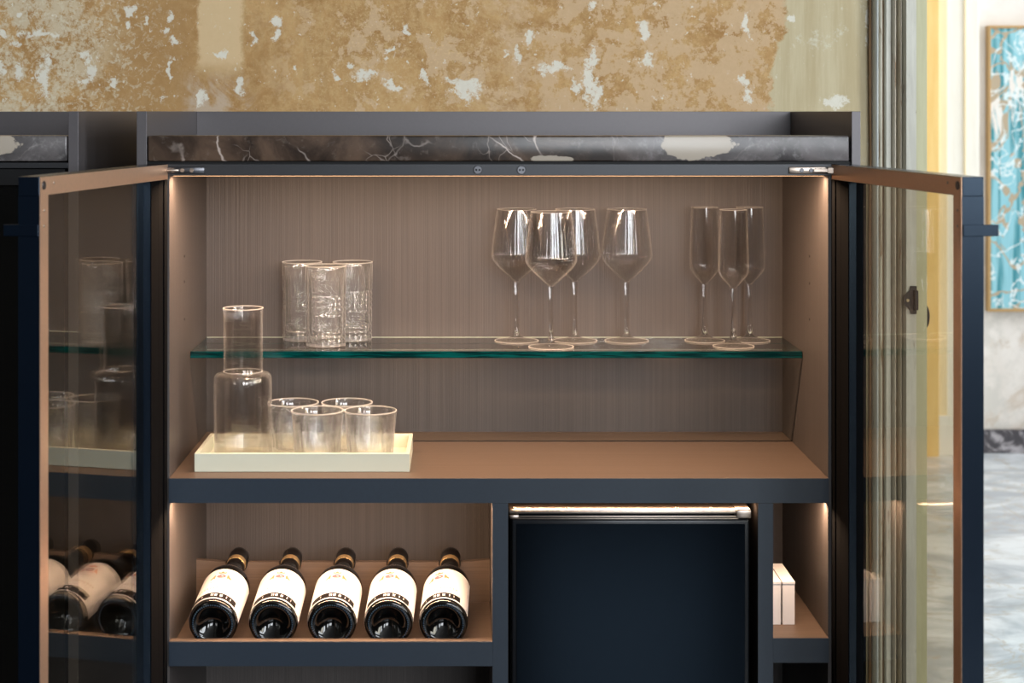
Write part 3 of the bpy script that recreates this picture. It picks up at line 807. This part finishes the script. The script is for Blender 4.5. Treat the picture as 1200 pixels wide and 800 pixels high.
ff_ = [(0, 0), (26, 0), (26.7, .5), (26.2, 1.2), (18, 2.6), (11, 4.6), (7, 6.8), (5.2, 9), (0, 9)]
FG = [(316, 250, 'tall champagne flute, leftmost of the three flutes'),
      (345.4, 196, 'tall champagne flute in front, middle of the three flutes'),
      (375.4, 250, 'tall champagne flute, rightmost of the three flutes')]
f0 = stem_glass('champagne_flute', FG[0][2], 'champagne flutes on the glass shelf', (FG[0][0], FG[0][1], SG), fb_, .8, (26, .5), fs_, ff_)
for i, (x, y, lab) in enumerate(FG[1:]):
    c = copy_tree(f0); c.location = W(x, y, SG); c['label'] = lab

# ================================================================ WINE BOTTLES
def patch(bm, a0, a1, g0, g1, r, na=2, ng=32):
    """piece of a cylinder around the local y axis; g measured from the top, clockwise seen from the base"""
    vs = []
    for i in range(na+1):
        a = a0+(a1-a0)*i/na
        vs.append([bm.verts.new(Vector((r*math.sin(g0+(g1-g0)*k/ng), a, r*math.cos(g0+(g1-g0)*k/ng)))) for k in range(ng+1)])
    for i in range(na):
        for k in range(ng): bm.faces.new((vs[i][k], vs[i][k+1], vs[i+1][k+1], vs[i+1][k]))
    return bm
def curved_poly(bm, pts, r):
    """flat print outline (u along the girth, a along the axis) wrapped on the label"""
    bm.faces.new([bm.verts.new(Vector((r*math.sin(u/r), a, r*math.cos(u/r)))) for (u, a) in pts])
R_ = 29.0
bz0 = -633+R_
b0 = thing('wine_bottle', '', 'wine bottle', (bots[0][0], BY, bz0), 'wine bottles lying on the lower shelf')
prof = [(0, 14), (3, 13.6), (8, 11.5), (13, 8), (17, 4), (19.5, 1.6), (22, .4), (24.5, 0), (27, 1.2), (28.6, 4), (R_, 8), (R_, 60), (R_, 106), (28.4, 113), (26.6, 119), (23.5, 126),
        (19.8, 133), (16.2, 140), (13.4, 147), (12, 153), (11.4, 162), (11.2, 171), (11.2, 214), (0, 214)]
part('glass_body', lathe(bmesh.new(), prof, 64, None, 'y'), M_bottle, b0, smooth=math.radians(60), local=True)
cp_ = [(11.3, 168), (11.9, 169), (11.9, 186), (12.1, 206), (12.8, 208), (12.8, 214), (12.3, 216.5), (11.2, 218), (0, 218)]
part('capsule', lathe(bmesh.new(), cp_, 40, None, 'y'), M_capsule, b0, smooth=math.radians(50), local=True)
part('gold_band', lathe(bmesh.new(), [(11.95, 180), (12.2, 180.2), (12.35, 190.8), (12.05, 191)], 40, None, 'y'), M_gold, b0, smooth=True, local=True)
bm = bmesh.new()
for k in range(54):
    a = 2*PI*k/54; box(bm, 23.3*math.cos(a)-.6, 23.3*math.cos(a)+.6, -.7, .8, 23.3*math.sin(a)-.6, 23.3*math.sin(a)+.6)
o = part('stippled_ring', bm, simple('stipple_blue_glint', (.05,.085,.13), .25, 0, .02, 50, Specular_IOR_Level=1.0), b0, local=True); o['kind'] = 'stuff'  # blue window glint put into the colour of the dots
lab = part('label', patch(bmesh.new(), 6.2, 98, -1.75, 1.65, R_+.25, 2, 48), M_label, b0, smooth=True, local=True)
part('dark_band', patch(bmesh.new(), 9, 23.5, -.98, 1.02, R_+.45, 1, 32), M_ink, lab, smooth=True, local=True)
bm = bmesh.new(); rr = R_+.62
for (u, w2) in ((-3.6, 1.0), (-1.6, 1.0), (.9, 1.8), (2.8, 1.0), (7.4, 1.3), (9.4, 1.0), (15.2, 1.0), (-15, .6), (21, .7)):
    box(bm, 0, 0, 0, 0, 0, 0) if False else curved_poly(bm, [(u, 13.5), (u+w2, 13.5), (u+w2, 19.5), (u, 19.5)], rr)
part('band_lettering', bm, M_label, lab, local=True)['kind'] = 'stuff'
# crest: plum oval, red supporters, little crown
bm = bmesh.new(); rr = R_+.5
curved_poly(bm, [(5.6*math.cos(2*PI*k/20), 74+5.6*math.sin(2*PI*k/20)) for k in range(20)], rr)
part('crest_shield', bm, M_plum, lab, local=True)
bm = bmesh.new(); rr = R_+.6
for s in (-1, 1):
    curved_poly(bm, [(s*6.9, 77), (s*8.6, 79), (s*10.2, 74), (s*13.4, 69), (s*12.6, 66), (s*9, 69), (s*7.4, 66)][::s], rr)
curved_poly(bm, [(-4.8, 83), (-5, 87.6), (-2.4, 85), (0, 89), (2.4, 85), (5, 87.6), (4.8, 83)], rr)
part('crest_figures', bm, M_red, lab, local=True)
bm = bmesh.new(); random.seed(3)
for k in range(12): curved_poly(bm, [(-11+k*2, 57), (-11+k*2+1, 57), (-11+k*2+1, 59.5), (-11+k*2, 59.5)], rr)
for k in range(13): curved_poly(bm, [(-24+k*3.9, 36), (-24+k*3.9+1.9, 36), (-24+k*3.9+1.7, 41), (-24+k*3.9, 41)], rr)
part('label_lettering', bm, M_inkg, lab, local=True)['kind'] = 'stuff'
places = ['leftmost of the five lying wine bottles, next to the cabinet side', 'second lying wine bottle from the left on the lower shelf',
          'middle one of the five wine bottles lying on the lower shelf', 'fourth lying wine bottle from the left on the lower shelf',
          'rightmost lying wine bottle, next to the fridge divider']
rolls = (-.02, .02, 0, -.10, -.30)
for i, (bx_, yaw) in enumerate(bots):
    c = b0 if i == 0 else copy_tree(b0)
    c.location = W(bx_, BY, bz0); c['label'] = places[i]
    c.rotation_mode = 'XYZ'
    Mx = Matrix.Rotation(-yaw, 4, 'Z') @ Matrix.Rotation(TILT, 4, 'X') @ Matrix.Rotation(rolls[i], 4, 'Y')
    c.rotation_euler = Mx.to_euler('XYZ')

# ================================================================ SMALL WHITE BOXES (right bay)
def wbox(x0, x1, label):
    t = thing('slim_box', label, 'box', ((x0+x1)/2, 90, -616), 'slim white boxes on the small shelf')
    part('box_body', B(x0, x1, 50, 132, -615.8, -567, bev=.4), M_card, t)
    part('box_lid', B(x0-.4, x1+.4, 49.4, 132.6, -567, -564, bev=.4), M_card, t)
wbox(381.5, 396, 'slim white box on the small right-hand shelf, nearest the cabinet side')
wbox(366, 379.3, 'slim white box on the small right-hand shelf, half hidden behind the divider')

# ================================================================ NEIGHBOUR CABINET
nb = thing('closed_cabinet', 'second dark cabinet at the far left, closed, behind the open door', 'cabinet', (-800, 190, FL))
def npp(name, bm, mat, **k): return part(name, bm, mat, nb, **k)
NX = -465.0
npp('side_panel', B(NX, NX+12, 0, DO, FL+2, .6, bev=.5), M_panel)
npp('side_panel', B(-1303, -1291, 0, DO, FL+2, .6, bev=.5), M_panel)
npp('back_upstand', B(-1291, NX, 374, DO, -62, .4), M_panel)
npp('carcass', B(-1291, NX, 30, DO-8, FL+60, -62), M_black)
npp('front_rail', B(-1290.5, NX-.5, 0, 12, -66, -59.5, bev=.4), M_rail)
npp('plinth', B(-1291, NX, 20, DO, FL, FL+60), M_black)
for (a, b) in ((-878, NX-4), (-1290, -880)):
    bm = bmesh.new()
    box(bm, a, b, -2, 16, -86, -67, bev=.5); box(bm, a, b, -2, 16, FL+66, FL+86, bev=.5)
    box(bm, a, a+21, -2, 16, FL+86, -86); box(bm, b-21, b, -2, 16, FL+86, -86)
    d = npp('door', bm, M_black)
    part('glass_pane', B(a+18, b-18, 4, 7, FL+80, -80), M_dark_pane, d)
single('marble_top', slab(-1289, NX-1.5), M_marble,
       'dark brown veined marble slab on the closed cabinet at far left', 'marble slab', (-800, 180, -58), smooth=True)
